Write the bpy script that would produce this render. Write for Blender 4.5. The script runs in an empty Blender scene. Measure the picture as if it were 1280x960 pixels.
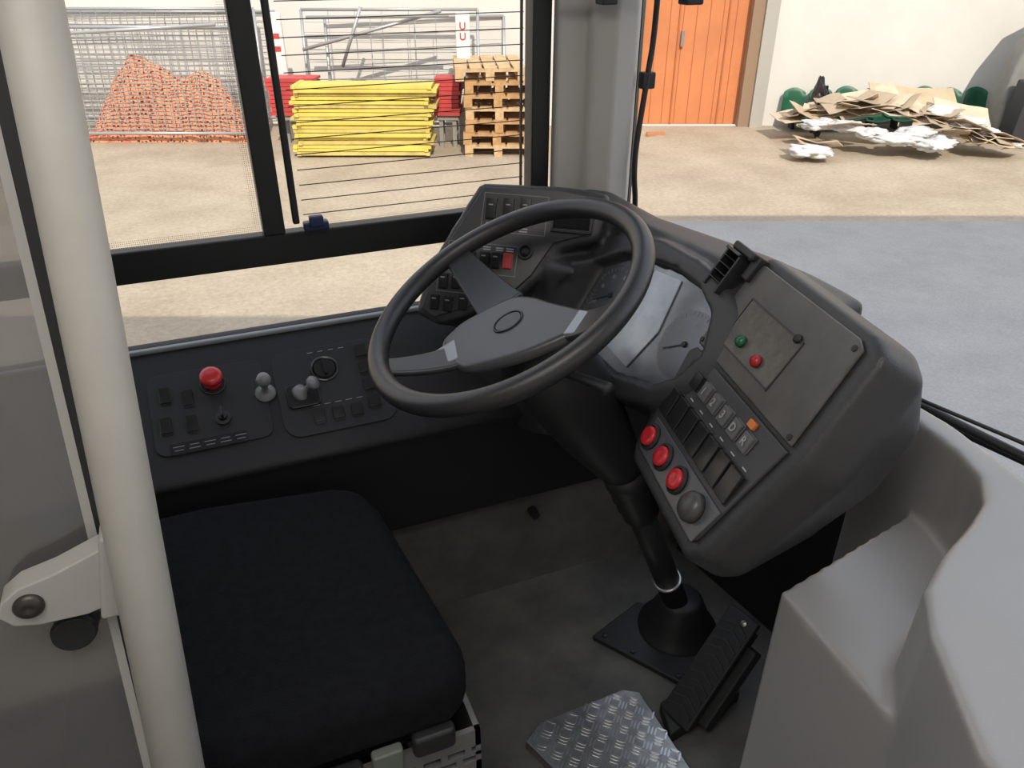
import bpy, bmesh, math, random
from mathutils import Vector, Matrix, noise
random.seed(7)
S=bpy.context.scene
COL=S.collection
# ------------------------------------------------------------------ materials
MATS={}
def mat(name,col,rough=.5,metal=0,spec=.5,bump=0,bscale=200,var=0,vscale=20,col2=None,coat=0):
    if name in MATS: return MATS[name]
    m=bpy.data.materials.new(name); m.use_nodes=True; nt=m.node_tree
    b=nt.nodes['Principled BSDF']
    b.inputs['Base Color'].default_value=(*col,1); b.inputs['Roughness'].default_value=rough
    b.inputs['Metallic'].default_value=metal; b.inputs['Specular IOR Level'].default_value=spec
    b.inputs['Coat Weight'].default_value=coat
    tc=nt.nodes.new('ShaderNodeTexCoord')
    if var or col2:
        n=nt.nodes.new('ShaderNodeTexNoise'); n.inputs['Scale'].default_value=vscale; n.inputs['Detail'].default_value=8
        n.inputs['Roughness'].default_value=.65
        nt.links.new(tc.outputs['Object'],n.inputs['Vector'])
        r=nt.nodes.new('ShaderNodeValToRGB'); nt.links.new(n.outputs['Fac'],r.inputs['Fac'])
        c2=col2 if col2 else tuple(min(1,c*(1+var)) for c in col); c1=col if col2 else tuple(c*(1-var) for c in col)
        r.color_ramp.elements[0].color=(*c1,1); r.color_ramp.elements[1].color=(*c2,1)
        r.color_ramp.elements[0].position=.35; r.color_ramp.elements[1].position=.65
        nt.links.new(r.outputs['Color'],b.inputs['Base Color'])
    if bump:
        n=nt.nodes.new('ShaderNodeTexNoise'); n.inputs['Scale'].default_value=bscale; n.inputs['Detail'].default_value=4
        nt.links.new(tc.outputs['Object'],n.inputs['Vector'])
        bp=nt.nodes.new('ShaderNodeBump'); bp.inputs['Strength'].default_value=bump; bp.inputs['Distance'].default_value=.002
        nt.links.new(n.outputs['Fac'],bp.inputs['Height']); nt.links.new(bp.outputs['Normal'],b.inputs['Normal'])
    MATS[name]=m; return m
def glassmat(name,fac,rough=.02,col=(1,1,1),dif=0,tint=(1,1,1)):
    m=bpy.data.materials.new(name); m.use_nodes=True; nt=m.node_tree; nt.nodes.clear()
    o=nt.nodes.new('ShaderNodeOutputMaterial'); t=nt.nodes.new('ShaderNodeBsdfTransparent'); g=nt.nodes.new('ShaderNodeBsdfGlossy')
    t.inputs[0].default_value=(*tint,1); g.inputs['Roughness'].default_value=rough; g.inputs['Color'].default_value=(*col,1)
    mx=nt.nodes.new('ShaderNodeMixShader'); mx.inputs[0].default_value=fac
    nt.links.new(t.outputs[0],mx.inputs[1]); nt.links.new(g.outputs[0],mx.inputs[2]); last=mx
    if dif:
        d=nt.nodes.new('ShaderNodeBsdfDiffuse'); d.inputs[0].default_value=(.5,.48,.46,1)
        m2=nt.nodes.new('ShaderNodeMixShader'); m2.inputs[0].default_value=dif
        nt.links.new(mx.outputs[0],m2.inputs[1]); nt.links.new(d.outputs[0],m2.inputs[2]); last=m2
    nt.links.new(last.outputs[0],o.inputs[0]); return m
def maskmat(name,scale,thr,col,edge=False,rnd=0):
    m=bpy.data.materials.new(name); m.use_nodes=True; nt=m.node_tree; nt.nodes.clear()
    o=nt.nodes.new('ShaderNodeOutputMaterial'); t=nt.nodes.new('ShaderNodeBsdfTransparent'); g=nt.nodes.new('ShaderNodeBsdfDiffuse')
    g.inputs[0].default_value=(*col,1)
    tc=nt.nodes.new('ShaderNodeTexCoord'); v=nt.nodes.new('ShaderNodeTexVoronoi'); v.inputs['Scale'].default_value=scale; v.inputs['Randomness'].default_value=rnd
    if edge: v.feature='DISTANCE_TO_EDGE'
    c=nt.nodes.new('ShaderNodeMath'); c.operation='LESS_THAN'; c.inputs[1].default_value=thr
    mx=nt.nodes.new('ShaderNodeMixShader')
    nt.links.new(tc.outputs['Object'],v.inputs['Vector']); nt.links.new(v.outputs['Distance'],c.inputs[0]); nt.links.new(c.outputs[0],mx.inputs[0])
    nt.links.new(t.outputs[0],mx.inputs[1]); nt.links.new(g.outputs[0],mx.inputs[2]); nt.links.new(mx.outputs[0],o.inputs[0]); return m
BLK=mat('black_plastic',(.024,.024,.026),.42,bump=.25,bscale=900)
BLK2=mat('black_trim_plastic',(.018,.018,.019),.5)
DASH=mat('dash_plastic',(.038,.038,.040),.38,bump=.3,bscale=700)
SIDE=mat('side_plastic',(.020,.020,.022),.5,spec=.35,bump=.3,bscale=700)
SPAN=mat('side_panel_plastic',(.024,.0245,.027),.45,spec=.4,bump=.15,bscale=900)
PANEL=mat('panel_dark_grey',(.050,.050,.053),.34,bump=.15,bscale=900)
PLATE=mat('grey_plate',(.085,.081,.077),.36,metal=.1,var=.15,vscale=25)
SWITCH=mat('switch_black',(.020,.020,.022),.25)
RIM=mat('wheel_leatherette',(.024,.024,.025),.33,bump=.2,bscale=600)
HUB=mat('hub_plastic',(.060,.061,.065),.28)
SPK=mat('spoke_black',(.027,.027,.029),.35)
SIL=mat('spoke_silver',(.27,.28,.30),.3,metal=.6)
RED=mat('red_button',(.58,.022,.032),.32,coat=.2)
ORG=mat('orange_lens',(.70,.19,.05),.4)
GRN=mat('green_lens',(.02,.13,.065),.25)
GREY=mat('moulded_grey',(.305,.297,.293),.29,bump=.10,bscale=500,spec=.65,var=.03,vscale=5)
POLE=mat('pole_paint',(.41,.39,.35),.5,var=.05,vscale=12)
BRK=mat('bracket_grey',(.39,.375,.35),.45)
FAB=mat('seat_fabric',(.007,.0075,.009),.95,spec=.18,bump=.9,bscale=350,var=.3,vscale=60)
FLR=mat('floor_vinyl',(.068,.069,.068),.6,col2=(.14,.135,.12),vscale=6,bump=.15,bscale=200)
KICK=mat('kick_panel',(.125,.12,.108),.6,var=.25,vscale=7)
ALU=mat('tread_aluminium',(.42,.42,.42),.38,metal=.95,var=.22,vscale=30)
STEEL=mat('steel',(.5,.5,.5),.35,metal=.9)
WHT=mat('white_print',(.50,.50,.51),.6)
PILL=mat('pillar_grey',(.43,.415,.39),.5)
FRAME=mat('frame_black',(.014,.014,.014),.45)
LEDGE=mat('ledge_pale',(.20,.22,.23),.5)
BEIGE=mat('lever_greygreen',(.15,.165,.14),.5)
DGL=glassmat('door_glass',.10,.06,dif=.14,tint=(.55,.55,.56))
DOT=maskmat('frit_dots',300,.34,(.03,.03,.03))
NET=maskmat('orange_net',20,.19,(.78,.35,.21),True,.7)
# ------------------------------------------------------------------ geometry gens -> (verts,faces)
def T(x,y,z): return Matrix.Translation((x,y,z))
def R(a,ax): return Matrix.Rotation(math.radians(a),4,ax)
def frame(o,u,v,n):
    u=Vector(u).normalized(); v=Vector(v).normalized(); n=Vector(n).normalized()
    return Matrix(((u.x,v.x,n.x,o[0]),(u.y,v.y,n.y,o[1]),(u.z,v.z,n.z,o[2]),(0,0,0,1)))
def xf(M,g): return [M@Vector(v) for v in g[0]],g[1]
def join(*gs):
    V=[];F=[]
    for g in gs:
        o=len(V); V+=list(g[0]); F+=[tuple(i+o for i in f) for f in g[1]]
    return V,F
def box(x0,x1,y0,y1,z0,z1):
    v=[Vector(p) for p in ((x0,y0,z0),(x1,y0,z0),(x1,y1,z0),(x0,y1,z0),(x0,y0,z1),(x1,y0,z1),(x1,y1,z1),(x0,y1,z1))]
    return v,[(3,2,1,0),(4,5,6,7),(0,1,5,4),(1,2,6,5),(2,3,7,6),(3,0,4,7)]
def cbox(cx,cy,cz,sx,sy,sz): return box(cx-sx/2,cx+sx/2,cy-sy/2,cy+sy/2,cz-sz/2,cz+sz/2)
def area(p): return sum(p[i][0]*p[(i+1)%len(p)][1]-p[(i+1)%len(p)][0]*p[i][1] for i in range(len(p)))
def prism(poly,z0,z1,top=None):
    if area(poly)<0:
        poly=poly[::-1]
        if top: top=top[::-1]
    n=len(poly); tp=top or poly
    v=[Vector((p[0],p[1],z0)) for p in poly]+[Vector((p[0],p[1],z1)) for p in tp]
    return v,[tuple(range(n-1,-1,-1)),tuple(range(n,2*n))]+[(i,(i+1)%n,n+(i+1)%n,n+i) for i in range(n)]
def cyl(r0,r1,z0,z1,seg=24,cx=0,cy=0):
    a=[(cx+r0*math.cos(2*math.pi*i/seg),cy+r0*math.sin(2*math.pi*i/seg)) for i in range(seg)]
    b=[(cx+r1*math.cos(2*math.pi*i/seg),cy+r1*math.sin(2*math.pi*i/seg)) for i in range(seg)]
    return prism(a,z0,z1,b)
def lathe(prof,seg=32):
    V=[];F=[]
    for r,z in prof:
        for i in range(seg):
            a=2*math.pi*i/seg; V.append(Vector((max(r,1e-5)*math.cos(a),max(r,1e-5)*math.sin(a),z)))
    for k in range(len(prof)-1):
        for i in range(seg):
            j=(i+1)%seg; F.append((k*seg+i,k*seg+j,(k+1)*seg+j,(k+1)*seg+i))
    F.append(tuple(range(seg-1,-1,-1))); F.append(tuple((len(prof)-1)*seg+i for i in range(seg)))
    return V,F
def torus(Rr,r,sx=1,sy=1,a=96,b=20):
    V=[];F=[]
    for i in range(a):
        t=2*math.pi*i/a
        for j in range(b):
            p=2*math.pi*j/b; q=Rr+r*math.cos(p)
            V.append(Vector((q*math.cos(t)*sx,q*math.sin(t)*sy,r*math.sin(p))))
    for i in range(a):
        for j in range(b): F.append((i*b+j,((i+1)%a)*b+j,((i+1)%a)*b+(j+1)%b,i*b+(j+1)%b))
    return V,F
def cr(pts,n=8):
    P=[Vector(p) for p in pts]; P=[P[0]*2-P[1]]+P+[P[-1]*2-P[-2]]; out=[]
    for i in range(1,len(P)-2):
        for k in range(n):
            t=k/n; out.append(.5*((2*P[i])+(P[i+1]-P[i-1])*t+(2*P[i-1]-5*P[i]+4*P[i+1]-P[i+2])*t*t+(3*P[i]-P[i-1]-3*P[i+1]+P[i+2])*t**3))
    out.append(P[-2]); return out
def tube(pts,r,seg=10,smooth=True):
    P=cr(pts) if smooth and len(pts)>2 else [Vector(p) for p in pts]
    V=[];F=[]; d=(P[1]-P[0]).normalized(); u=d.orthogonal().normalized(); n=len(P)
    for i,p in enumerate(P):
        d2=(P[min(i+1,n-1)]-P[max(i-1,0)]).normalized(); u=(u-d2*u.dot(d2)).normalized(); w=d2.cross(u)
        rr=r[0]+(r[1]-r[0])*i/(n-1) if isinstance(r,tuple) else r
        for j in range(seg):
            a=2*math.pi*j/seg; V.append(p+u*rr*math.cos(a)+w*rr*math.sin(a))
    for i in range(n-1):
        for j in range(seg): F.append((i*seg+j,i*seg+(j+1)%seg,(i+1)*seg+(j+1)%seg,(i+1)*seg+j))
    F.append(tuple(range(seg-1,-1,-1))); F.append(tuple((n-1)*seg+j for j in range(seg)))
    return V,F
def rrect(w,h,r,n=5,cx=0,cy=0):
    o=[]
    for sx,sy,a0 in ((1,1,0),(-1,1,90),(-1,-1,180),(1,-1,270)):
        for k in range(n+1):
            a=math.radians(a0+90*k/n); o.append((cx+sx*(w/2-r)+r*math.cos(a),cy+sy*(h/2-r)+r*math.sin(a)))
    return o
# ------------------------------------------------------------------ object helpers
def obj(name,g,m,parent=None,smooth=False,bevel=0,bseg=2,label=None,cat=None,kind=None,group=None,fixn=False):
    me=bpy.data.meshes.new(name); me.from_pydata([tuple(v) for v in g[0]],[],[tuple(f) for f in g[1]]); me.update()
    if fixn:
        bm=bmesh.new(); bm.from_mesh(me); bmesh.ops.recalc_face_normals(bm,faces=bm.faces); bm.to_mesh(me); bm.free()
    me.materials.append(m); o=bpy.data.objects.new(name,me); COL.objects.link(o)
    if smooth or bevel:
        for p in me.polygons: p.use_smooth=True
        if not smooth or bevel: me.set_sharp_from_angle(angle=math.radians(38))
    if bevel:
        b=o.modifiers.new('bevel','BEVEL'); b.width=bevel; b.segments=bseg; b.limit_method='ANGLE'; b.angle_limit=math.radians(35)
        me.set_sharp_from_angle(angle=math.radians(180))
        w=o.modifiers.new('wn','WEIGHTED_NORMAL')
    if parent is not None:
        o.parent=parent; o.matrix_parent_inverse=PINV[parent.name]
    tag(o,label,cat,kind,group); return o
PINV={}
def tag(o,label=None,cat=None,kind=None,group=None):
    if label: o['label']=label
    if cat: o['category']=cat
    if kind: o['kind']=kind
    if group: o['group']=group
def thing(name,loc,label,cat,group=None):
    e=bpy.data.objects.new(name,None); COL.objects.link(e); e.location=loc; e.empty_display_size=.05
    PINV[e.name]=Matrix.Translation(loc).inverted(); tag(e,label,cat,None,group); return e
def sub(o):
    PINV[o.name]=Matrix.Identity(4); return o
def text(name,body,size,M,m,parent):
    cu=bpy.data.curves.new(name,'FONT'); cu.body=body; cu.size=size; cu.align_x='CENTER'; cu.align_y='CENTER'; cu.offset=size*.02
    t=bpy.data.objects.new('tmp',cu); COL.objects.link(t); bpy.context.view_layer.update()
    me=bpy.data.meshes.new_from_object(t.evaluated_get(bpy.context.evaluated_depsgraph_get()))
    bpy.data.objects.remove(t); me.transform(M); me.materials.clear(); me.materials.append(m)
    o=bpy.data.objects.new(name,me); COL.objects.link(o)
    if parent is not None: o.parent=parent; o.matrix_parent_inverse=PINV[parent.name]
    return o
def moulded(name,adds,cuts,m,voxel=.005,it=8,parent=None,**k):
    tmp=obj('tmp_add',join(*adds),m,fixn=True)
    r=tmp.modifiers.new('r','REMESH'); r.mode='VOXEL'; r.voxel_size=voxel
    s=tmp.modifiers.new('s0','SMOOTH'); s.factor=.5; s.iterations=k.get('pre',0)
    cs=[]
    if cuts:
        for c in cuts:
            co=obj('tmp_cut',c,m,fixn=True); cs.append(co)
            b=tmp.modifiers.new('b','BOOLEAN'); b.operation='DIFFERENCE'; b.object=co; b.solver='EXACT'
        r=tmp.modifiers.new('r2','REMESH'); r.mode='VOXEL'; r.voxel_size=voxel
    s=tmp.modifiers.new('s','SMOOTH'); s.factor=.5; s.iterations=it
    bpy.context.view_layer.update()
    me=bpy.data.meshes.new_from_object(tmp.evaluated_get(bpy.context.evaluated_depsgraph_get()))
    for o in [tmp]+cs: bpy.data.objects.remove(o)
    me.name=name; me.materials.clear(); me.materials.append(m)
    for p in me.polygons: p.use_smooth=True
    o=bpy.data.objects.new(name,me); COL.objects.link(o)
    if parent is not None: o.parent=parent; o.matrix_parent_inverse=PINV[parent.name]
    tag(o,k.get('label'),k.get('cat'),k.get('kind')); return o
# ================================================================== CAMERA
cam=bpy.data.cameras.new('camera'); cam.lens=27; cam.sensor_width=36; cam.clip_start=.02
co=bpy.data.objects.new('camera',cam); COL.objects.link(co); co.location=(0,0,1.32)
co.rotation_euler=(math.radians(60),0,math.radians(-22)); S.camera=co
# ================================================================== BUS SHELL
obj('floor',box(-1.6,1.0,-1.0,1.24,-.04,0),FLR,kind='structure',label='worn dusty dark grey vinyl cab floor')
obj('wall_left',join(box(-1.6,1.0,1.24,1.46,-.05,.27)),KICK,kind='structure',label='grey-brown kick panel at the cab side')
obj('wall_front',join(prism([(.93,1.2),(1.03,.55),(1.06,-.9),(1.16,-.9),(1.12,.6),(1.02,1.3)],-.04,.56)),BLK2,kind='structure',label='dark lower bulkhead under the windscreen')
obj('wall_rear',box(-1.75,-1.6,-1.0,1.46,0,1.95),mat('rear_wall',(.4,.4,.38),.7),kind='structure',label='grey saloon partition')
obj('ceiling',box(-1.75,1.0,-1.0,1.48,1.95,2.0),mat('ceiling_grey',(.6,.59,.57),.8),kind='structure',label='pale cab ceiling')
w1=obj('window_1',join(box(-1.6,.64,1.405,1.435,.80,.858),
    box(.085,.123,1.40,1.44,.858,1.95),box(.607,.645,1.40,1.44,.84,1.95),
    box(.138,.150,1.395,1.41,.875,1.95),box(-1.6,.64,1.405,1.435,1.86,1.95)),FRAME,bevel=.003,kind='structure',label='black-framed sliding side window with heater lines')
sub(w1)
lines=[]
z=.885
while z<1.6:
    lines.append(box(.16,.595,1.4165,1.4175,z-.0008,z+.0008)); z+=.027
lines.append(box(.588,.592,1.412,1.417,.86,1.9))
obj('heater_wire',join(*lines),mat('heater_wire',(.05,.035,.03),.6),parent=w1)
obj('dotted_border',join(box(.070,.085,1.4155,1.4157,.858,1.9),box(-1.2,.085,1.4155,1.4157,.858,.874),box(.15,.6,1.4155,1.4157,.858,.870),box(-.20,-.185,1.4155,1.4157,.858,1.9)),DOT,parent=w1)
obj('window_latch',join(box(.155,.20,1.385,1.405,.862,.878),box(.165,.19,1.375,1.39,.872,.892)),mat('latch_blue',(.02,.03,.09),.4),parent=w1,bevel=.003)
prof=[(.648,1.40),(.648,1.375),(.700,1.37),(.706,1.345),(.74,1.325),(.785,1.335),(.812,1.37),(.816,1.44),(.69,1.47)]
obj('trim_1',join(prism(prof,.6,1.95)),PILL,bevel=.006,bseg=3,kind='structure',label='light warm grey windscreen pillar trim')
obj('trim_2',prism([(.826,1.39),(.838,1.40),(.838,1.44),(.820,1.44)],.6,1.95),FRAME,kind='structure',label='black windscreen rubber edge')
cb=thing('power_cable',(.80,1.33,.8),'black cable clipped down the grey windscreen pillar','cable')
obj('cable',tube([(.822,1.36,1.95),(.826,1.345,1.5),(.828,1.345,1.2),(.818,1.34,1.1),(.800,1.33,.98),(.797,1.325,.92),(.806,1.33,.87),(.815,1.34,.82)],.0055),BLK2,parent=cb,smooth=True)
obj('cable_clip',cbox(.820,1.345,1.09,.028,.02,.03),BLK2,parent=cb,bevel=.003)
bl=thing('blind_rail',(.75,1.3,1.24),'black sun blind roller rail on the pillar','sun blind')
obj('rail',tube([(.60,1.31,1.248),(.85,1.27,1.238)],.008,smooth=False),BLK2,parent=bl,smooth=True)
obj('clip',cbox(.70,1.30,1.240,.03,.03,.03),BLK2,parent=bl,bevel=.003)
obj('clip',cbox(.85,1.27,1.238,.035,.03,.03),BLK2,parent=bl,bevel=.003)
ws=[(.84,1.40),(.95,1.15),(1.03,.85),(1.075,.5),(1.09,.1),(1.09,-.9)]
pts=cr([(a,b,0) for a,b in ws],6)
V2=[];F=[]
for i in range(len(pts)-1): F.append((2*i,2*i+2,2*i+3,2*i+1))
for p in pts: V2+= [Vector((p.x-.004,p.y,.54)),Vector((p.x+.004,p.y,.565))]
w2=obj('window_2',(V2,F),FRAME,smooth=True,kind='structure',label='black lower edge of the curved windscreen'); sub(w2)
V2=[]
for p in pts: V2+= [Vector((p.x-.004,p.y,.565)),Vector((p.x-.0095,p.y,.592))]
obj('dotted_border',(V2,F),DOT,parent=w2)
wp=thing('windscreen_wiper',(1.10,.6,.6),'black wiper arm and blade outside the windscreen','wiper')
obj('arm',tube([(1.075,.80,.625),(1.13,.55,.615),(1.2,.2,.61)],.008),BLK2,parent=wp,smooth=True)
obj('blade',tube([(1.10,.76,.60),(1.17,.5,.592),(1.24,.1,.59)],.006),BLK2,parent=wp,smooth=True)
obj('blade_frame',tube([(1.06,.78,.645),(1.15,.5,.635),(1.22,.1,.63)],.0035),BLK2,parent=wp,smooth=True)
cl=thing('ceiling_fill',(-.25,.1,1.93),'added unseen ceiling panel giving fill light','fill light')  # glowing panel and area light added out of view to brighten the cab
em=bpy.data.materials.new('fill_diffuser'); em.use_nodes=True; em.node_tree.nodes['Principled BSDF'].inputs['Emission Color'].default_value=(1,.95,.88,1); em.node_tree.nodes['Principled BSDF'].inputs['Emission Strength'].default_value=1.5
obj('fill_panel',box(-.85,.35,-.15,.35,1.925,1.95),em,parent=cl,bevel=.006)
al=bpy.data.lights.new('fill_light','AREA'); al.shape='RECTANGLE'; al.size=1.2; al.size_y=.5; al.energy=8; al.color=(1,.95,.88)
alo=bpy.data.objects.new('fill_light',al); COL.objects.link(alo); alo.location=(-.25,.1,1.92); alo.parent=cl; alo.matrix_parent_inverse=PINV[cl.name]
# ================================================================== SIDE CONSOLE
sc=thing('side_console',(-.2,1.3,.27),'black side console with switches below the driver side window','console')
sec=[(1.455,.27),(1.455,.665),(1.425,.662),(1.20,.52),(1.19,.505),(1.20,.48),(1.215,.27)]
V=[];n=len(sec)
for X in (-1.5,.80):
    V+=[Vector((X,a,b)) for a,b in sec]
F=[tuple(range(n)),tuple(range(2*n-1,n-1,-1))]+[(i,n+i,n+(i+1)%n,(i+1)%n) for i in range(n)]
obj('body',(V,F),SIDE,parent=sc,bevel=.006,fixn=True)
obj('window_ledge',box(-1.5,.42,1.415,1.428,.657,.666),LEDGE,parent=sc,bevel=.003,label='pale strip under the lower glass')
sn=Vector((0,-.14,.225)).normalized()
vv=Vector((0,.225,.14)).normalized()
MP=frame((0,1.31,.589),(1,0,0),vv,sn)
pa=sub(obj('switch_plate',xf(MP,prism(rrect(.20,.165,.02,cx=-.063,cy=-.005),0,.003)),SPAN,parent=sc,bevel=.0012))
def rocker(name,M,x,y,w,h,m,parent,d=.006,ang=7,lab=None,icon=None):
    a=math.tan(math.radians(ang))*h/2
    base=prism(rrect(w*1.12,h*1.08,.002,2),0,.002)
    g=join(base,(lambda q:([Vector((v.x,v.y,v.z+(v.y/h*2*a if v.z>.003 else 0))) for v in q[0]],q[1]))(box(-w/2,w/2,-h/2,h/2,.001,d+a)))
    o=obj(name,xf(M@T(x,y,0),g),m,parent=parent,bevel=.001,bseg=1,label=lab)
    return o
T0=T(0,0,.003)
obj('emergency_button',xf(MP@T(-.052,.04,.003),lathe([(.015,0),(.015,.010),(.011,.011),(.011,.02),(.019,.022),(.020,.028),(.018,.033),(.010,.035),(0,.036)])),RED,parent=sc,smooth=True,label='red mushroom emergency stop button')
obj('emergency_collar',xf(MP@T(-.052,.04,.003),torus(.021,.003,a=32,b=8)),BLK2,parent=sc,smooth=True)
for x,y in ((-.098,.018),(-.098,-.035),(-.14,-.03),(-.135,.03)):
    rocker('rocker_switch',MP@T0,x,y,.018,.030,SWITCH,pa)
obj('key_switch',xf(MP@T(-.045,-.035,.003),join(lathe([(.014,0),(.014,.006),(.008,.007),(.008,.016),(0,.017)],20),cbox(0,0,.024,.004,.018,.018))),BLK,parent=sc)
obj('label_plate',xf(MP@T(-.075,-.078,.003),prism(rrect(.13,.022,.002,2),0,.0015)),SWITCH,parent=sc)
GP=mat('grey_print',(.30,.305,.32),.6)
for r in range(2):
    obj('label_print',xf(MP,join(*[cbox(-.125+k*.026,-.074-r*.007,.0048,.019-.004*((k+r)%2),.0013,.0003) for k in range(5)])),GP,parent=pa)
pb=sub(obj('lever_plate',xf(MP@T(.16,-.01,0),prism(rrect(.21,.185,.03),0,.003)),SPAN,parent=sc,bevel=.0012))
obj('parking_brake_lever',xf(MP@T(.035,.0,.003),join(lathe([(.020,0),(.018,.006),(.01,.01),(.006,.012),(.006,.035),(.010,.04),(.0135,.05),(.011,.06),(0,.064)],24))),mat('lever_grey',(.20,.20,.205),.35),parent=sc,smooth=True,label='grey knobbed parking brake lever')
obj('mirror_joystick',xf(MP@T(.095,-.015,.003)@R(35,'Y'),lathe([(.018,0),(.016,.01),(.005,.013),(.005,.034),(.012,.038),(.013,.046),(0,.050)],24)),mat('joy_grey',(.22,.22,.23),.35),parent=sc,smooth=True)
obj('joystick_base',xf(MP@T(.10,-.02,.003),prism(rrect(.06,.05,.01),0,.006)),SWITCH,parent=sc,bevel=.002)
obj('rotary_dial',xf(MP@T(.15,.03,.003),join(torus(.025,.003,a=40,b=8),lathe([(.022,0),(.020,.004),(.006,.004),(0,.004)],24),cbox(0,0,.008,.005,.034,.012))),SWITCH,parent=sc,smooth=False)
for k in range(4): rocker('rocker_switch',MP@T0,.225,-.06+k*.038,.022,.024,SWITCH,pb)
for k in range(3): rocker('rocker_switch',MP@T0,.12+k*.035,-.07,.020,.024,SWITCH,pb)
obj('switch_print',xf(MP,join(*[cbox(.12+.02*k,-.045,.0036,.012,.0014,.0003) for k in range(5)])),GP,parent=pb)
obj('switch_print',xf(MP,join(*[cbox(.13+.02*k,.07,.0036,.010,.0014,.0003) for k in range(4)])),GP,parent=pb)
# ================================================================== DASHBOARD
db=thing('dashboard',(.7,.95,.56),'wraparound black bus dashboard with switch panels and instruments','dashboard')
n5=Vector((-.831,.170,.530)).normalized(); U5=Vector((-.2,-.98,0)).normalized(); V5=n5.cross(U5)
M5=frame((.601,.680,.802),U5,V5,n5)
U7=Vector((0,-1,0)); n7=Vector((-.83,0,.55)).normalized(); V7=n7.cross(U7)
M7=frame((.635,.955,.80),U7,V7,n7)
n6=Vector((-.5345,-.6989,.4753)); U6=Vector((.7944,-.6075,0)); V6=n6.cross(U6)
M6=frame((.48,1.3,.93),U6,V6,n6)
pod_f=[(-.185,.135),(-.15,.163),(.105,.163),(.135,.15),(.145,.0),(.124,-.172),(.10,-.197),(-.12,-.194),(-.142,-.175),(-.176,-.01)]
pod_m=[(-.19,.14),(-.15,.168),(.115,.168),(.150,.15),(.164,.0),(.138,-.172),(.110,-.200),(-.12,-.196),(-.142,-.175),(-.176,-.01)]
pod_b=[(-.19,.09),(-.15,.115),(.07,.11),(.10,.09),(.11,.0),(.085,-.10),(.06,-.125),(-.09,-.12),(-.12,-.10),(-.16,-.01)]
pod1=xf(M5,prism(pod_m,-.06,0,pod_f)); pod2=xf(M5,prism(pod_b,-.165,-.055,pod_m))
arch_o=[(-.225,-.10),(-.23,.04),(-.17,.085),(-.06,.108),(.04,.11),(.12,.095),(.19,.065),(.20,.0),(.185,-.05),(.12,-.115),(.0,-.16),(-.15,-.15)]
hous=xf(M7,prism(arch_o,-.10,.022))
arch_i=[(-.190,-.09),(-.195,.012),(-.14,.05),(-.085,.066),(.0,.078),(.07,.072),(.12,.05),(.150,-.005),(.135,-.05),(.10,-.085),(-.0,-.115),(-.12,-.115)]
cav=xf(M7,prism(arch_i,-.002,.06,[(a*1.05,b*1.06) for a,b in arch_i]))
p6o=[(-.02,.012),(.132,.017),(.22,.010),(.212,-.075),(.145,-.10),(.112,-.155),(.075,-.195),(-.065,-.258),(-.115,-.24),(-.10,-.15)]
b6=xf(M6,prism([(a*.97+.005,b*.95-.01) for a,b in p6o],-.11,0,p6o))
rim=prism([(.60,1.30),(.70,1.34),(.735,1.30),(.738,1.12),(.770,1.0),(.795,.90),(.805,.80),(.80,.70),(.74,.70),(.72,.80),(.70,1.0),(.67,1.15)],.66,.90)
under=prism([(.42,1.30),(.52,1.17),(.62,1.10),(.66,.86),(.80,.80),(.76,1.0),(.74,1.25),(.70,1.38),(.42,1.38)],.46,.74)
fill=prism([(.53,1.22),(.545,1.16),(.60,1.08),(.70,1.08),(.70,1.25)],.62,.825)
hs=sub(moulded('housing',[pod1,pod2,hous,b6,rim,under,fill],[cav],DASH,.0045,12,parent=db,pre=16))
cp=sub(obj('control_panel',xf(M5,prism([(-.150,.0),(.122,.0),(.102,-.163),(.092,-.174),(-.108,-.169),(-.120,-.160),(-.160,-.012)],.0,.006)),PANEL,parent=db,bevel=.002))
up=sub(obj('access_plate',xf(M5,prism([(-.153,.006),(-.150,.118),(-.138,.148),(.095,.149),(.110,.141),(.121,.006)],.0,.007)),PLATE,parent=db,bevel=.003,label='scuffed grey screwed cover plate'))
for x,y in ((-.142,.13),(.10,.137),(.112,.014),(-.147,.014)):
    obj('screw',xf(M5@T(x,y,.007),lathe([(.0042,0),(.004,.0015),(0,.002)],12)),BLK2,parent=up)
fr=[]
x0,x1,y0,y1=-.11,.03,.03,.105
for a in (box(x0,x1,y0,y0+.002,.007,.0085),box(x0,x1,y1-.002,y1,.007,.0085),box(x0,x0+.002,y0,y1,.007,.0085),box(x1-.002,x1,y0,y1,.007,.0085)): fr.append(a)
obj('pocket_frame',xf(M5,join(*fr)),mat('frame_mid',(.04,.04,.04),.4),parent=up)
obj('worn_plate',xf(M5,prism(rrect(.134,.07,.004,3,cx=-.04,cy=.0675),.007,.0078)),mat('worn_grey',(.10,.094,.088),.30,metal=.2,var=.28,vscale=45),parent=up)
obj('indicator_lamp',xf(M5@T(-.069,.052,.0078),lathe([(.0085,0),(.0085,.004),(.006,.008),(0,.009)],20)),GRN,parent=up,smooth=True,label='green indicator lamp')
obj('indicator_lamp',xf(M5@T(-.018,.048,.0078),lathe([(.0085,0),(.0085,.004),(.006,.008),(0,.009)],20)),mat('red_lens',(.40,.02,.025),.3),parent=up,smooth=True,label='red indicator lamp')
obj('lock_barrel',xf(M5@T(.017,.104,.007),lathe([(.006,0),(.006,.004),(.003,.005),(0,.005)],20)),BLK2,parent=up,smooth=True)
LEG=mat('legend_grey',(.12,.122,.124),.40)
KM=mat('key_print',(.36,.36,.36),.6)
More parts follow.
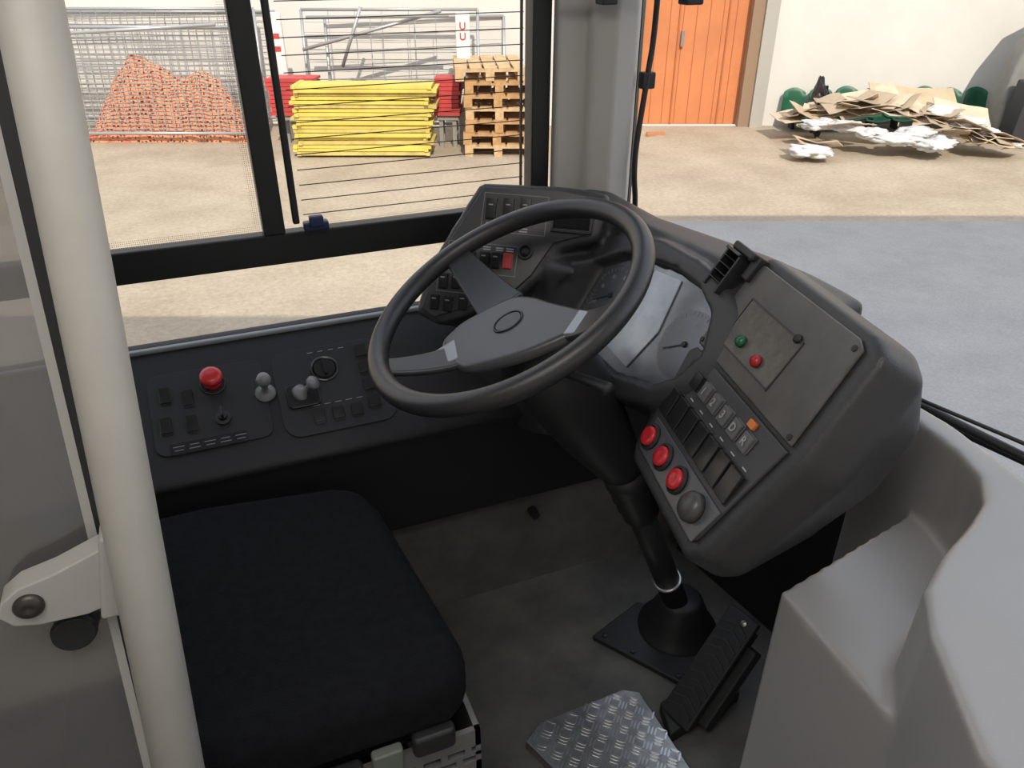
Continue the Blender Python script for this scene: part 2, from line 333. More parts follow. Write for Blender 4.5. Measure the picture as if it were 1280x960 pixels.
for k,s in enumerate((-.092,-.061,-.030,.001,.032,.063)):
    rocker('gear_button',M5@T(0,0,.006),s,-.031,.021,.024,SWITCH if k==0 else LEG,cp,ang=3)
    if k: text('gear_mark',['','1','2','3','D','R'][k],.016,M5@T(s,-.031,.0145),KM,cp)
obj('indicator_lens',xf(M5,cbox(.052,-.010,.009,.014,.010,.006)),ORG,parent=cp,bevel=.001,label='orange lens')
obj('hole_plug',xf(M5@T(-.13,-.02,.006),lathe([(.006,0),(.006,.001),(0,.001)],16)),BLK2,parent=cp)
for k in range(7):
    rocker('rocker_switch',M5@T(0,0,.006),-.113+.0335*k,-.082,.0285,.043,SWITCH,cp,d=.0045,ang=6)
    obj('switch_mark',xf(M5,cbox(-.113+.0335*k,-.055,.0064,.010,.0016,.0003)),WHT,parent=cp)
obj('button_strip',xf(M5,prism([(-.117,-.113),(.108,-.113),(.10,-.170),(-.108,-.165)],.006,.009)),mat('strip',(.085,.09,.10),.26),parent=cp,bevel=.001)
for s in (-.098,-.046,.008):
    obj('button_bezel',xf(M5@T(s,-.139,.009),lathe([(.0205,0),(.0205,.003),(.0165,.005),(.0155,.001),(0,.001)],28)),BLK2,parent=cp,smooth=False)
    obj('push_button',xf(M5@T(s,-.139,.010),lathe([(.0150,0),(.0150,.006),(.0135,.0085),(.006,.0075),(0,.007)],28)),RED,parent=cp,smooth=True,label='red round push button')
obj('push_button',xf(M5@T(.066,-.140,.009),lathe([(.021,0),(.021,.008),(.017,.014),(.009,.017),(0,.018)],28)),mat('btn_grey',(.065,.065,.065),.35),parent=cp,smooth=True,label='dark grey round push button')
ic=sub(obj('instrument_cluster',xf(M7,prism([(a*.99,b*.99) for a,b in arch_i],-.006,.0)),mat('dial_face',(.22,.23,.25),.26,metal=.7,var=.3,vscale=9),parent=db,label='glossy instrument face reflecting daylight'))
DM=mat('dial_dark',(.16,.165,.18),.28,metal=.65)
FM=mat('faint_print',(.32,.33,.34),.5)
for cx,cy,r in ((-.128,-.02,.05),(.095,-.01,.05)):
    tk=[]
    for i in range(28):
        a=math.radians(-40+260*i/27); q=xf(T(cx+r*math.cos(a),cy+r*math.sin(a),.0015)@Matrix.Rotation(a,4,'Z'),cbox(0,0,0,.008 if i%3==0 else .004,.0010,.0004)); tk.append(q)
    obj('dial',xf(M7@T(cx,cy,.0),cyl(.055,.055,.0,.001,48)),DM,parent=ic)
    obj('dial_marks',xf(M7,join(*tk)),FM,parent=ic)
    obj('dial_needle',xf(M7@T(cx,cy,.003)@R(215,'Z'),join(cbox(.02,0,0,.045,.0013,.001),cyl(.005,.004,-.001,.002,16))),BLK2,parent=ic)
for t,a,b in (('20',-.160,-.045),('40',-.162,-.015),('60',-.148,.010),('80',-.12,.018),('100',-.098,-.0),('5',.066,-.03),('10',.066,.005),('15',.095,.024),('20',.125,.005)):
    text('dial_number',t,.009,M7@T(a,b,.0015),FM,ic)
obj('glare_patch',xf(M7,prism([(-.062,-.09),(-.058,.058),(.010,.066),(.030,-.02),(.012,-.095)],.001,.003)),mat('glare_pale',(.34,.37,.41),.22,metal=.4,var=.2,vscale=14),parent=ic,label='pale grey painted glare on the instruments')  # pale patch painted where daylight glare lies on the instrument face
lp=sub(obj('switch_panel',xf(M6,prism([(-.008,.002),(.130,.006),(.207,-.003),(.195,-.066),(.132,-.088),(.100,-.148),(.068,-.183),(-.072,-.243),(-.100,-.229),(-.085,-.145)],0,.005)),PANEL,parent=db,bevel=.002))
RSW=mat('red_rocker',(.50,.06,.06),.35)
for x,y,m in ((.012,-.037,SWITCH),(.044,-.035,SWITCH),(.075,-.033,SWITCH),(-.044,-.132,SWITCH),(-.015,-.130,SWITCH),(.010,-.129,SWITCH),(.032,-.129,SWITCH),(.054,-.128,RSW),(-.062,-.175,SWITCH),(-.038,-.173,SWITCH),(-.014,-.172,SWITCH),(.012,-.171,SWITCH),(-.074,-.215,SWITCH),(-.048,-.216,SWITCH),(-.020,-.21,SWITCH)):
    top=y>-.1
    rocker('rocker_switch',M6@T(0,0,.005),x,y,.020 if top else .016,.036 if top else .027,m,lp,lab='red rocker switch' if m is RSW else None)
    if m is SWITCH: obj('switch_icon',xf(M6,cbox(x,y+.006,.0155,.008,.0022,.0004)),FM,parent=lp)
obj('power_socket',xf(M6@T(.083,-.108,.005),join(torus(.012,.003,a=28,b=8),cyl(.009,.009,0,.001,20))),BLK2,parent=lp,smooth=True)
for (a,b,c,d) in ((-.005,.115,-.078,-.008),(-.062,.070,-.155,-.100),(-.075,.03,-.194,-.157)):
    bz=[box(a,b,c,c+.0012,.005,.006),box(a,b,d-.0012,d,.005,.006),box(a,a+.0012,c,d,.005,.006),box(b-.0012,b,c,d,.005,.006)]
    obj('bezel_line',xf(M6,join(*bz)),mat('bezel',(.22,.225,.23),.4),parent=lp)
obj('label_print',xf(M6,join(*[cbox(x,y,.0056,.015,.0018,.0003) for x in (.012,.044,.075) for y in (-.062,-.068,-.073)])),WHT,parent=lp)
obj('label_print',xf(M6,join(*[cbox(x,y,.0056,.014,.0018,.0003) for x in (-.044,-.015,.012,.036,.055) for y in (-.106,-.110)])),WHT,parent=lp)
vt=[box(.125,.198,-.068,-.064,.005,.012),box(.125,.198,-.036,-.032,.005,.012),box(.125,.129,-.068,-.032,.005,.012),box(.194,.198,-.068,-.032,.005,.012)]
vt+=[xf(T(0,y,.007)@R(35,'X'),cbox(.16,0,0,.066,.008,.0012)) for y in (-.058,-.050,-.042)]
obj('air_vent',xf(M6,join(*vt)),BLK2,parent=lp)
ph=thing('device_holder',(.70,.85,.90),'black ribbed plastic device bracket on the dashboard top','holder')
MB=frame((.698,.850,.893),U5,V5,n5)@Matrix.Scale(.86,4)
g=[cbox(0,0,.0,.05,.075,.008),cbox(-.022,.0,.018,.006,.075,.036),cbox(.022,.0,.018,.006,.075,.036),cbox(0,.035,.02,.05,.006,.04),cbox(0,-.035,.012,.05,.006,.024)]
g+=[cbox(0,-.02+.014*k,.022,.044,.003,.03) for k in range(4)]
obj('bracket',xf(MB,join(*g)),SWITCH,parent=ph,bevel=.0012,bseg=1)
obj('clamp_arm',xf(MB,join(cbox(.01,.045,.025,.07,.014,.012),cbox(.045,.03,.012,.02,.045,.02))),BLK2,parent=ph,bevel=.003)
# ================================================================== STEERING
wc=Vector((.373,.954,.873)); MW=frame(wc,(.888,0,.46),(0,1,0),(-.46,0,.888))
RW=.210
sw=thing('steering_wheel',tuple(wc),'large black three-spoke bus steering wheel','steering wheel')
obj('rim',xf(MW,torus(RW,.0158)),RIM,parent=sw,smooth=True)
pad=[(-.118,.0),(-.122,.035),(-.113,.069),(-.09,.082),(-.056,.086),(.018,.066),(.045,.03),(.058,-.01),(.085,-.085),(.08,-.105),(.052,-.112),(-.02,-.088),(-.068,-.06),(-.105,-.03)]
pads=[tuple(v[:2]) for v in cr([(a*.97,b*.97,0) for a,b in pad+[pad[0]]],4)[:-1]]
obj('hub',xf(MW@T(0,0,-.062),join(prism([(a*1.02,b*1.02) for a,b in pads],0,.02,pads))),HUB,parent=sw,bevel=.009,bseg=4)
em_=sub(obj('hub_emblem',xf(MW@T(-.012,.006,-.041),torus(.024,.0018,1,.8,a=40,b=8)),mat('emblem',(.02,.02,.022),.3),parent=sw,smooth=True))
obj('emblem_disc',xf(MW@T(-.012,.006,-.042)@Matrix.Diagonal((1,.8,1,1)),cyl(.022,.021,0,.0012,32)),mat('emblem_face',(.035,.035,.038),.25),parent=em_)
def spoke(a,r0,r1,w0,w1,m):
    c,s=math.cos(math.radians(a)),math.sin(math.radians(a))
    V=[];N=8
    for i in range(N+1):
        t=i/N; r=r0+(r1-r0)*t; w=(w0+(w1-w0)*t)/2; z=-.052+.05*t**1.6
        for sx,sz in ((-1,-1),(1,-1),(1,1),(-1,1)): V.append(Vector((r*c-sx*w*s,r*s+sx*w*c,z+sz*.006)))
    F=[(3,2,1,0),(4*N,4*N+1,4*N+2,4*N+3)]
    for i in range(N):
        for j in range(4): F.append((4*i+j,4*i+(j+1)%4,4*i+4+(j+1)%4,4*i+4+j))
    return sub(obj('spoke',xf(MW,(V,F)),m,parent=sw,bevel=.004,fixn=True))
spoke(92,.06,RW,.078,.042,SPK); s1=spoke(170,.09,RW,.06,.036,SPK); s2=spoke(-58,.09,RW,.06,.036,SPK)
obj('spoke_trim',xf(MW@T(0,0,-.043)@R(166,'Z'),prism([(.10,-.028),(.150,-.020),(.150,.020),(.10,.026)],-.006,.002)),SIL,parent=s1,bevel=.003)
obj('spoke_trim',xf(MW@T(0,0,-.043)@R(-58,'Z'),prism([(.10,-.026),(.150,-.018),(.150,.018),(.10,.026)],-.006,.002)),SIL,parent=s2,bevel=.003)
stc=thing('steering_column',(.79,.975,0),'black steering column with shroud and floor boot','steering column')
kn=Vector((.625,.944,.46))
dn=(kn-wc).normalized(); zc=-dn; xc=Vector((0,1,0)).cross(zc).normalized(); yc=zc.cross(xc)
MC=frame(wc,xc,yc,zc)
obj('shroud',xf(MC,lathe([(.0,-.45),(.030,-.45),(.044,-.40),(.060,-.31),(.072,-.20),(.072,-.11),(.058,-.068),(.0,-.066)],36)),BLK2,parent=stc,smooth=True)
low_=Vector((.79,.975,.05)); kk=wc+dn*.43
obj('column_tube',tube([kk,low_],.026,24,False),BLK2,parent=stc,smooth=True)
rp_=kk.lerp(low_,.72); zz=(kk-low_).normalized(); xx_=Vector((0,1,0)).cross(zz).normalized()
obj('clamp_ring',xf(frame(rp_,xx_,zz.cross(xx_),zz),lathe([(.0265,-.003),(.031,-.002),(.031,.002),(.0265,.003)],24)),STEEL,parent=stc,smooth=True)
obj('knuckle_boot',xf(frame(kk,xx_,zz.cross(xx_),zz),lathe([(.026,-.13),(.035,-.12),(.032,-.105),(.038,-.09),(.035,-.075),(.040,-.06),(.037,-.04),(.042,-.02),(.040,.01)],28)),BLK2,parent=stc,smooth=True)
bo=[(.085,0),(.085,.02),(.064,.03),(.068,.045),(.054,.055),(.058,.07),(.046,.08),(.048,.095),(.038,.105)]
obj('floor_boot',xf(T(.785,.975,0),lathe([(a,b) for a,b in bo],32)),BLK2,parent=stc,smooth=True)
obj('floor_flange',prism([(.60,1.02),(.74,1.07),(.86,.97),(.72,.83)],.0,.014),BLK2,parent=stc,bevel=.003)
for x,y in ((.625,1.01),(.66,.95),(.715,.86)): obj('screw',xf(T(x,y,.014),lathe([(.006,0),(.006,.003),(0,.004)],10)),BLK,parent=stc)
obj('stalk_lever',xf(MC@T(0,0,-.12),tube([(.0,-.06,0),(.02,-.14,.01),(.03,-.18,.012)],(.006,.010))),BLK2,parent=stc,smooth=True)
obj('stalk_lever',xf(MC@T(0,0,-.12),tube([(.0,.06,0),(.02,.14,.01),(.03,.18,.012)],(.006,.010))),BLK2,parent=stc,smooth=True)
# ================================================================== SEAT
st=thing('driver_seat',(-.03,.9,0),'driver seat with near-black fabric cushion on black base','seat')
cu=[(-.29,.68),(-.10,.655),(.175,.655),(.210,.675),(.214,.72),(.178,1.05),(.158,1.115),(.115,1.135),(-.10,1.165),(-.29,1.16)]
obj('seat_cushion',join(prism(cu,.385,.486)),FAB,parent=st,bevel=.032,bseg=6)
obj('backrest',xf(T(-.30,0,.50)@R(-12,'Y'),prism(rrect(.12,.40,.05,5,cx=-.02,cy=.95),0,.62)),FAB,parent=st,bevel=.035,bseg=5)
obj('cushion_pan',prism([(-.28,.69),(.17,.69),(.18,.72),(.15,1.05),(-.28,1.10)],.335,.39),BLK2,parent=st,bevel=.01)
obj('suspension_bellows',prism([(-.22,.74),(.13,.74),(.13,1.02),(-.22,1.02)],.12,.335),BLK2,parent=st,bevel=.01)
bp=[box(-.25,.220,.664,.672,.0,.285),box(-.25,.220,.664,.672,.298,.306),box(-.25,.220,.664,.672,.319,.354),box(.212,.220,.664,1.0,0,.354)]
x=-.25
while x<.205:
    bp.append(box(x,x+.010,.664,.672,.285,.298)); bp.append(box(x+.014,x+.024,.664,.672,.306,.319)); x+=.036
obj('base_plate',join(*bp),mat('base_steel',(.20,.195,.185),.45,metal=.2),parent=st,label='grey slotted steel seat base plate')
obj('adjust_lever',prism(rrect(.042,.016,.005,3,cx=.085,cy=.652),.348,.394),BEIGE,parent=st,bevel=.003,label='grey-green adjusting lever')
obj('adjust_lever',prism(rrect(.060,.022,.008,3,cx=.150,cy=.656),.360,.398),BLK2,parent=st,bevel=.006)
obj('adjust_lever',prism(rrect(.060,.022,.008,3,cx=.022,cy=.652),.343,.387),BLK2,parent=st,bevel=.006)
# ================================================================== FLOOR ITEMS
fp=thing('tread_plate',(.50,.75,0),'diamond-pattern aluminium foot plate on the floor','foot plate')
q=[(.365,.835),(.405,.862),(.590,.868),(.618,.85),(.622,.60),(.45,.60)]
obj('plate',prism(q,.0,.022),ALU,parent=fp,bevel=.002)
tr=[]
def inside(p,poly):
    c=False
    for i in range(len(poly)):
        a,b=poly[i],poly[i-1]
        if (a[1]>p[1])!=(b[1]>p[1]) and p[0]<(b[0]-a[0])*(p[1]-a[1])/(b[1]-a[1])+a[0]: c=not c
    return c
for i in range(16):
    for j in range(14):
        cx,cy=.36+i*.0235,.60+j*.0235
        al=45 if (i+j)%2 else -45
        for k in (-1,0,1):
            d=k*.0065; px=cx-d*math.sin(math.radians(al)); py=cy+d*math.cos(math.radians(al))
            if inside((px,py),[(.52+(a-.52)*.95,.74+(b-.74)*.95) for a,b in q]):
                tr.append(xf(T(px,py,.022)@R(al,'Z'),prism([(-.010,0),(-.006,-.0017),(.006,-.0017),(.010,0),(.006,.0017),(-.006,.0017)],0,.0016)))
obj('tread_ribs',join(*tr),mat('tread_rib',(.62,.62,.62),.3,metal=.95),parent=fp)
ac=thing('accelerator_pedal',(.7,.8,0),'black ribbed accelerator pedal beside the steering column','pedal')
ph0=Vector((.645,.765,.03)); ph1=Vector((.800,.800,.215)); pu=(ph1-ph0).normalized(); pw=Vector((pu.y,-pu.x,0)).normalized(); pn=pw.cross(pu)
MA=frame(ph0,pw,pu,pn); LL=(ph1-ph0).length
obj('pedal_pad',xf(MA,prism([(-.034,0),(.034,0),(.034,LL),(-.034,LL)],-.008,.006)),BLK2,parent=ac,bevel=.003)
rb=[]
for k in range(11):
    y=.03+k*.019
    for s in (-1,1): rb.append(xf(MA@T(0,y,.006),prism([(0,0),(s*.028,-.012),(s*.028,-.007),(0,.005)],0,.003)))
obj('pedal_ribs',join(*rb),BLK,parent=ac,fixn=True)
obj('pedal_bracket',xf(MA,join(box(-.02,.02,.02,LL*.9,-.06,-.008),box(.02,.05,.02,LL*.8,-.05,-.02))),BLK2,parent=ac,bevel=.004)
obj('pedal_base',prism([(.62,.74),(.64,.81),(.80,.84),(.80,.77)],0,.03),BLK2,parent=ac,bevel=.004)
obj('pivot_bolt',xf(MA@T(.01,LL-.015,.006),lathe([(.006,0),(.006,.003),(0,.005)],14)),STEEL,parent=ac)
bk=thing('kick_switch',(.548,1.235,.212),'small black foot switch on the kick panel','switch')
obj('switch_body',xf(T(.548,1.23,.212)@R(90,'X'),join(cyl(.011,.010,-.01,.015,20))),BLK2,parent=bk,smooth=False)
# ================================================================== GREY CONSOLE
low=prism([(.575,.525),(.875,.585),(.90,.30),(.56,.30)],0,.615)
high=prism([(.885,.70),(.862,.70),(.852,.62),(.842,.54),(.822,.49),(.785,.455),(.73,.430),(.67,.408),(.605,.375),(.565,.33),(.50,.22),(.44,.02),(.44,-.10),(.90,-.10),(.86,.25),(.855,.40),(.876,.50),(.890,.60)],0,.748)
moulded('entrance_console',[low,high],None,GREY,.005,9,label='smooth moulded grey console with scooped tray beside the dashboard',cat='console')
# ================================================================== CAB DOOR + POLE
def polep(z): return Vector((-.166+.058*z,.429+.211*z,z))
gp=thing('grab_pole',tuple(polep(0)),'pale beige painted grab pole beside the driver seat','pole')
obj('pole_tube',tube([polep(0),polep(1.95)],.0232,seg=40,smooth=False),POLE,parent=gp,smooth=True)
obj('pole_foot',xf(T(*polep(0)),lathe([(.045,0),(.045,.008),(.026,.014)],32)),POLE,parent=gp,smooth=True)
cd=thing('cab_door',(-.3,.60,.1),'clear acrylic cab door with pale metal edge strip','door')
def edge(z):
    t=(z-.574)/.614; return Vector((-.1647+.0247*t,.606+.123*t,z))
def quadplate(off0,off1,z0,z1,th,yo=0):
    a=edge(z0);b=edge(z1)
    v=[a+Vector((-off0,yo,0)),a+Vector((-off1,yo,0)),b+Vector((-off1,yo,0)),b+Vector((-off0,yo,0))]
    v2=[p+Vector((0,th,0)) for p in v]
    return v+v2,[(0,1,2,3),(7,6,5,4),(0,4,5,1),(1,5,6,2),(2,6,7,3),(3,7,4,0)]
obj('glass_pane',quadplate(.004,.55,.12,1.9,.005),DGL,parent=cd,fixn=True)
obj('edge_strip',quadplate(-.001,.007,.12,1.9,.011,-.003),BRK,parent=cd,fixn=True,label='pale metal edge strip')
obj('edge_seal',quadplate(-.014,-.001,.12,1.9,.009,-.002),FRAME,parent=cd,fixn=True)
MH=frame((-.188,.618,.818),(1,-.05,0),(.1,.02,1),(0,-1,0))
hp=[(.06,-.022),(.06,.045),(.0,.020),(-.03,.012),(-.045,.0),(-.05,-.015),(-.04,-.028),(-.02,-.033),(.02,-.033)]
obj('hinge_bracket',xf(MH,prism(hp,-.022,.004)),BRK,parent=cd,bevel=.002,fixn=True)
obj('hinge_clamp',xf(MH,prism([(.030,-.040),(.070,-.040),(.080,.06),(.04,.05)],-.020,.009)),BRK,parent=cd,bevel=.004,bseg=3,fixn=True)
obj('hinge_bolt',xf(MH@T(-.024,-.008,.004),lathe([(.013,0),(.013,.002),(.009,.006),(.004,.006),(0,.004)],24)),mat('dark_bolt',(.07,.06,.055),.4,metal=.6),parent=cd,smooth=True)
obj('rubber_stop',xf(MH@T(.002,-.066,-.012),cyl(.021,.019,-.004,.002,32)),BLK2,parent=cd,bevel=.001,label='dark round rubber stop')
# ================================================================== YARD
MY=Matrix(((.92718,.37461,0,0),(-.37461,.92718,0,0),(0,0,1,0),(0,0,0,1)))
G=-1.0
def speckle(m,lo,hi,sc=22):
    nt=m.node_tree
    b=nt.nodes['Principled BSDF']; lk=[l for l in nt.links if l.to_socket==b.inputs['Base Color']][0]; src=lk.from_socket
    n2=nt.nodes.new('ShaderNodeTexNoise'); n2.inputs['Scale'].default_value=sc; n2.inputs['Detail'].default_value=8; n2.inputs['Roughness'].default_value=.8
    tcn=[n for n in nt.nodes if n.type=='TEX_COORD'][0]; nt.links.new(tcn.outputs['Object'],n2.inputs['Vector'])
    mr=nt.nodes.new('ShaderNodeMapRange'); mr.inputs['From Min'].default_value=.3; mr.inputs['From Max'].default_value=.7; mr.inputs['To Min'].default_value=lo; mr.inputs['To Max'].default_value=hi
    nt.links.new(n2.outputs['Fac'],mr.inputs['Value'])
    mm=nt.nodes.new('ShaderNodeVectorMath'); mm.operation='SCALE'; nt.links.new(src,mm.inputs[0]); nt.links.new(mr.outputs[0],mm.inputs['Scale']); nt.links.new(mm.outputs[0],b.inputs['Base Color'])
CONC=mat('yard_concrete',(.38,.31,.225),.9,col2=(.49,.41,.31),vscale=1.1,bump=.6,bscale=14); speckle(CONC,.72,1.16)
SHADE_TONE=mat('yard_shade_tone',(.345,.338,.330),.85,col2=(.40,.392,.38),vscale=2.5,bump=.5,bscale=40); speckle(SHADE_TONE,.80,1.15,60)
obj('ground',xf(MY,box(-30,30,-12,11.5,G-.1,G)),CONC,kind='structure',label='sunlit tan concrete yard')
obj('ground_shade_tone',xf(MY,box(.7,30,-12,7.12,G,G+.004)),SHADE_TONE,kind='structure',label='yard ground with its shade painted in grey')  # thin slab with the yard's shade put into its grey, edged along the shadow
WW=mat('white_wall',(.70,.675,.63),.9,var=.05,vscale=.8,bump=.2,bscale=20)
obj('wall_back',xf(MY,join(box(-30,1.80,11.5,11.9,G,7),box(3.56,30,11.5,11.9,G,7),box(1.8,3.56,11.5,11.9,4.0,7))),WW,kind='structure',label='white rendered building wall')
d1=sub(obj('door_1',xf(MY,box(1.8,3.24,11.58,11.66,G,3.2)),mat('door_orange',(.60,.215,.085),.55,var=.08,vscale=2),kind='structure',label='orange painted sliding door'))
pn_=[box(1.8+.18*k,1.808+.18*k,11.574,11.581,G+.02,3.2) for k in range(9)]
obj('door_groove',xf(MY,join(*pn_,box(2.28,2.30,11.565,11.58,G,1.2),box(2.95,2.97,11.565,11.58,G,3.2))),mat('door_line',(.43,.14,.05),.6),parent=d1)
obj('door_handle',xf(MY,box(2.33,2.37,11.53,11.58,.05,.25)),STEEL,parent=d1)
obj('trim_3',xf(MY,join(box(3.24,3.40,11.42,11.75,G,4),box(1.6,1.8,11.45,11.75,G,4))),mat('jamb_brown',(.30,.20,.13),.8),kind='structure',label='brown door jamb')
obj('trim_4',xf(MY,box(3.40,3.58,11.38,11.75,G,4)),mat('jamb_grey',(.42,.40,.36),.85),kind='structure',label='grey concrete pilaster beside the orange door')
obj('shade_blocker',xf(MY,join(box(-40,4.4,-12,-9,G,11.4),box(4.4,40,-12,-9,G,13.45))),mat('shade_blocker_wall',(.6,.56,.5),.9),kind='structure',label='unseen stepped building added to shade the yard')  # unseen blocker behind the camera, heights stepped to place the shadow edge
GALV=mat('galvanised',(.42,.43,.44),.45,metal=.5)
def fencepanel(x0,y0,w,h,tilt,label,rotz=0,step=.045,vstep=.25,th=.0035):
    e=thing('fence_panel',tuple(MY@Vector((x0,y0,G))),label,'fence',group='temporary fence panels')
    M=MY@T(x0,y0,G)@R(rotz,'Z')@R(tilt,'X')
    r=.02
    obj('tube_frame',xf(M,join(tube([(0,0,.02),(0,0,h)],r,8,False),tube([(w,0,.02),(w,0,h)],r,8,False),tube([(0,0,h),(w,0,h)],r,8,False),tube([(0,0,.14),(w,0,.14)],r,8,False))),GALV,parent=e,smooth=True)
    ws_=[]
    z=.2
    while z<h-.03: ws_.append(box(0,w,-th,th,z-th,z+th)); z+=step
    x=vstep
    while x<w: ws_.append(box(x-th,x+th,-th-.001,th+.001,.14,h)); x+=vstep
    obj('wire_mesh',xf(M,join(*ws_)),GALV,parent=e)
fencepanel(-6.6,10.32,3.35,1.40,-3,'galvanised temporary fence panel standing in front of orange netting',step=.050,vstep=.10,th=.0045)
fencepanel(-6.7,11.12,3.3,1.55,-5,'galvanised temporary fence panel leaning on the white wall',-1,step=.06,vstep=.2)
fencepanel(-6.3,11.28,3.1,1.50,-6,'galvanised temporary fence panel leaning on the white wall',1,step=.07,vstep=.2)
fencepanel(-2.75,10.95,2.3,1.55,-5,'galvanised temporary fence panel behind the yellow boards',0,step=.12,vstep=.35)
fencepanel(-2.5,11.15,2.4,1.45,-8,'galvanised temporary fence panel behind the yellow boards',3,step=.16,vstep=.6)
for (a,b_) in (((-2.7,10.75,.1),(-.9,10.78,.55)),((-2.2,10.7,-.1),(-1.9,10.7,.6)),((-6.2,10.24,.3),(-3.6,10.24,.44)),((-2.6,10.70,.48),(-.8,10.70,.5))):
    e=thing('scaffold_tube',tuple(MY@Vector(a)),'loose galvanised tube lying over the fence panels','tube',group='loose tubes')
    obj('tube',xf(MY,tube([a,b_],.022,8,False)),GALV,parent=e,smooth=True)
def heap(x0,x1,yc,dy,zt,nx,ny,seed,bot=G,ed=2.6):
    V=[];F=[]
    for i in range(nx+1):
        for j in range(ny+1):
            u=i/nx; v=j/ny
            x=x0+(x1-x0)*u; y=yc-dy/2+dy*v
            e=min(1,min(u,1-u)*ed)**.7*math.sin(math.pi*v)**.6
            z=bot+(zt-bot)*e*(.88+.25*noise.noise(Vector((x*1.5+seed,y*2,0))))
            V.append(Vector((x+.06*noise.noise(Vector((x*4,y*4,z*4))),y+.08*noise.noise(Vector((z*5,x*5,seed))),z)))
    for i in range(nx):
        for j in range(ny): F.append((i*(ny+1)+j,(i+1)*(ny+1)+j,(i+1)*(ny+1)+j+1,i*(ny+1)+j+1))
    return V,F
n_=thing('orange_netting',tuple(MY@Vector((-4.4,10.65,G))),'crumpled faded orange plastic safety netting behind a wire fence','netting')
obj('net',xf(MY,heap(-5.6,-3.45,10.68,.5,.12,50,16,3,ed=3.4)),NET,parent=n_,smooth=True)
obj('net_fold',xf(MY,heap(-5.7,-4.9,10.62,.35,-.72,30,10,9)),mat('net_red',(.60,.17,.11),.8),parent=n_,smooth=True)
YEL=mat('barrier_yellow',(.70,.56,.12),.5,var=.1,vscale=3); YEL2=mat('barrier_yellow_worn',(.60,.48,.15),.6,var=.2,vscale=5)
REDB=mat('barrier_red',(.52,.06,.06),.55,var=.15,vscale=4)
z=G+.03; k=0
while z<-.16:
    h=.040+.012*random.random(); w=1.62+.08*random.random(); x=-2.66+random.uniform(-.03,.05)+.002*k
    e=thing('barrier_board',tuple(MY@Vector((x+w/2,9.85,z))),'flat yellow plastic barrier board in a stack','barrier board',group='stacked yellow barrier boards')
    M=MY@T(x,9.62+random.uniform(-.03,.03),z)@R(random.uniform(-.8,.8),'Z')@R(random.uniform(-.2,.2),'Y')
    obj('board',xf(M,join(box(0,w,0,.42,0,h*.62),box(0,w,-.005,.03,0,h*.85),box(.0,.05,-.03,.42,0,h*.8),box(w-.05,w,-.03,.42,0,h*.8))),YEL if k%3 else YEL2,parent=e)
    z+=h; k+=1
for x0,w in ((-3.05,.60),(-.98,.33)):
    z=-.60
    while z<-.17:
        h=.05
        e=thing('barrier_board',tuple(MY@Vector((x0,10.3,z))),'flat red plastic barrier board in a stack','barrier board',group='stacked red barrier boards')
        xx=x0+random.uniform(-.02,.02)
        obj('board',xf(MY@T(xx,10.12,z)@R(random.uniform(-1.5,1.5),'Z'),join(box(0,w,0,.4,0,.03),box(0,w,-.01,.03,0,.044))),REDB,parent=e)
        z+=h
TRS=mat('trestle_grey',(.3,.29,.27),.8)
def trestle(x0,x1):
    e=thing('support_trestle',tuple(MY@Vector((x0,10.3,G))),'grey wooden trestle under the red boards','trestle')
    obj('trestle_top',xf(MY,box(x0,x1,10.14,10.46,-.66,-.605)),TRS,parent=e)
    for x in (x0+.03,x1-.08):
        for y in (10.16,10.38): obj('leg',xf(MY,box(x,x+.05,y,y+.06,G,-.66)),TRS,parent=e)
trestle(-3.0,-2.5); trestle(-.96,-.68)
for x,ch in ((-2.98,''),(-.62,'U\nU')):
    e=thing('marker_post',tuple(MY@Vector((x,10.6,G))),'white plastic barrier post with red '+('lettering' if ch else 'stripes'),'post')
    obj('post_body',xf(MY,box(x-.09,x+.09,10.56,10.64,G,.55)),mat('post_white',(.75,.75,.73),.6),parent=e,bevel=.02)
    if ch: text('post_lettering',ch,.12,MY@T(x,10.555,.33)@R(90,'X'),REDB,e)
    else: obj('post_stripe',xf(MY,join(box(x-.05,x+.05,10.553,10.56,.1,.16),box(x-.05,x+.05,10.553,10.56,.25,.31))),REDB,parent=e)
WOOD=mat('pallet_wood',(.46,.27,.12),.85,var=.25,vscale=9); WOOD2=mat('pallet_wood_pale',(.55,.38,.21),.85,var=.2,vscale=9)
def pallet():
    g=[]
    for x in (0,.36,.74): 
        g.append(box(x,x+.1,0,1.2,0,.022))
        for y in (0,.5275,1.055): g.append(box(x,x+.1,y,y+.145,.022,.1))
    for y in (0,.5275,1.055): g.append(box(0,.84,y,y+.145,.1,.122))
    for x in (0,.174,.3475,.52,.695): g.append(box(x,x+.145,0,1.2,.122,.144))
    return join(*g)
pg=pallet()
for k in range(7):
    last=k==6
    M=MY@T((-.66 if last else -.58)+random.uniform(-.02,.02),9.66+random.uniform(-.02,.02),G+.146*k)@R(5 if last else random.uniform(-1.5,1.5),'Z')
    o=obj('wooden_pallet',pg,WOOD if k%3 else WOOD2,label='loose skewed wooden pallet on top of the stack' if last else 'weathered wooden shipping pallet in a stack',cat='pallet',group='stacked wooden pallets'); o.matrix_world=M
GR=mat('seat_green',(.012,.10,.05),.45)
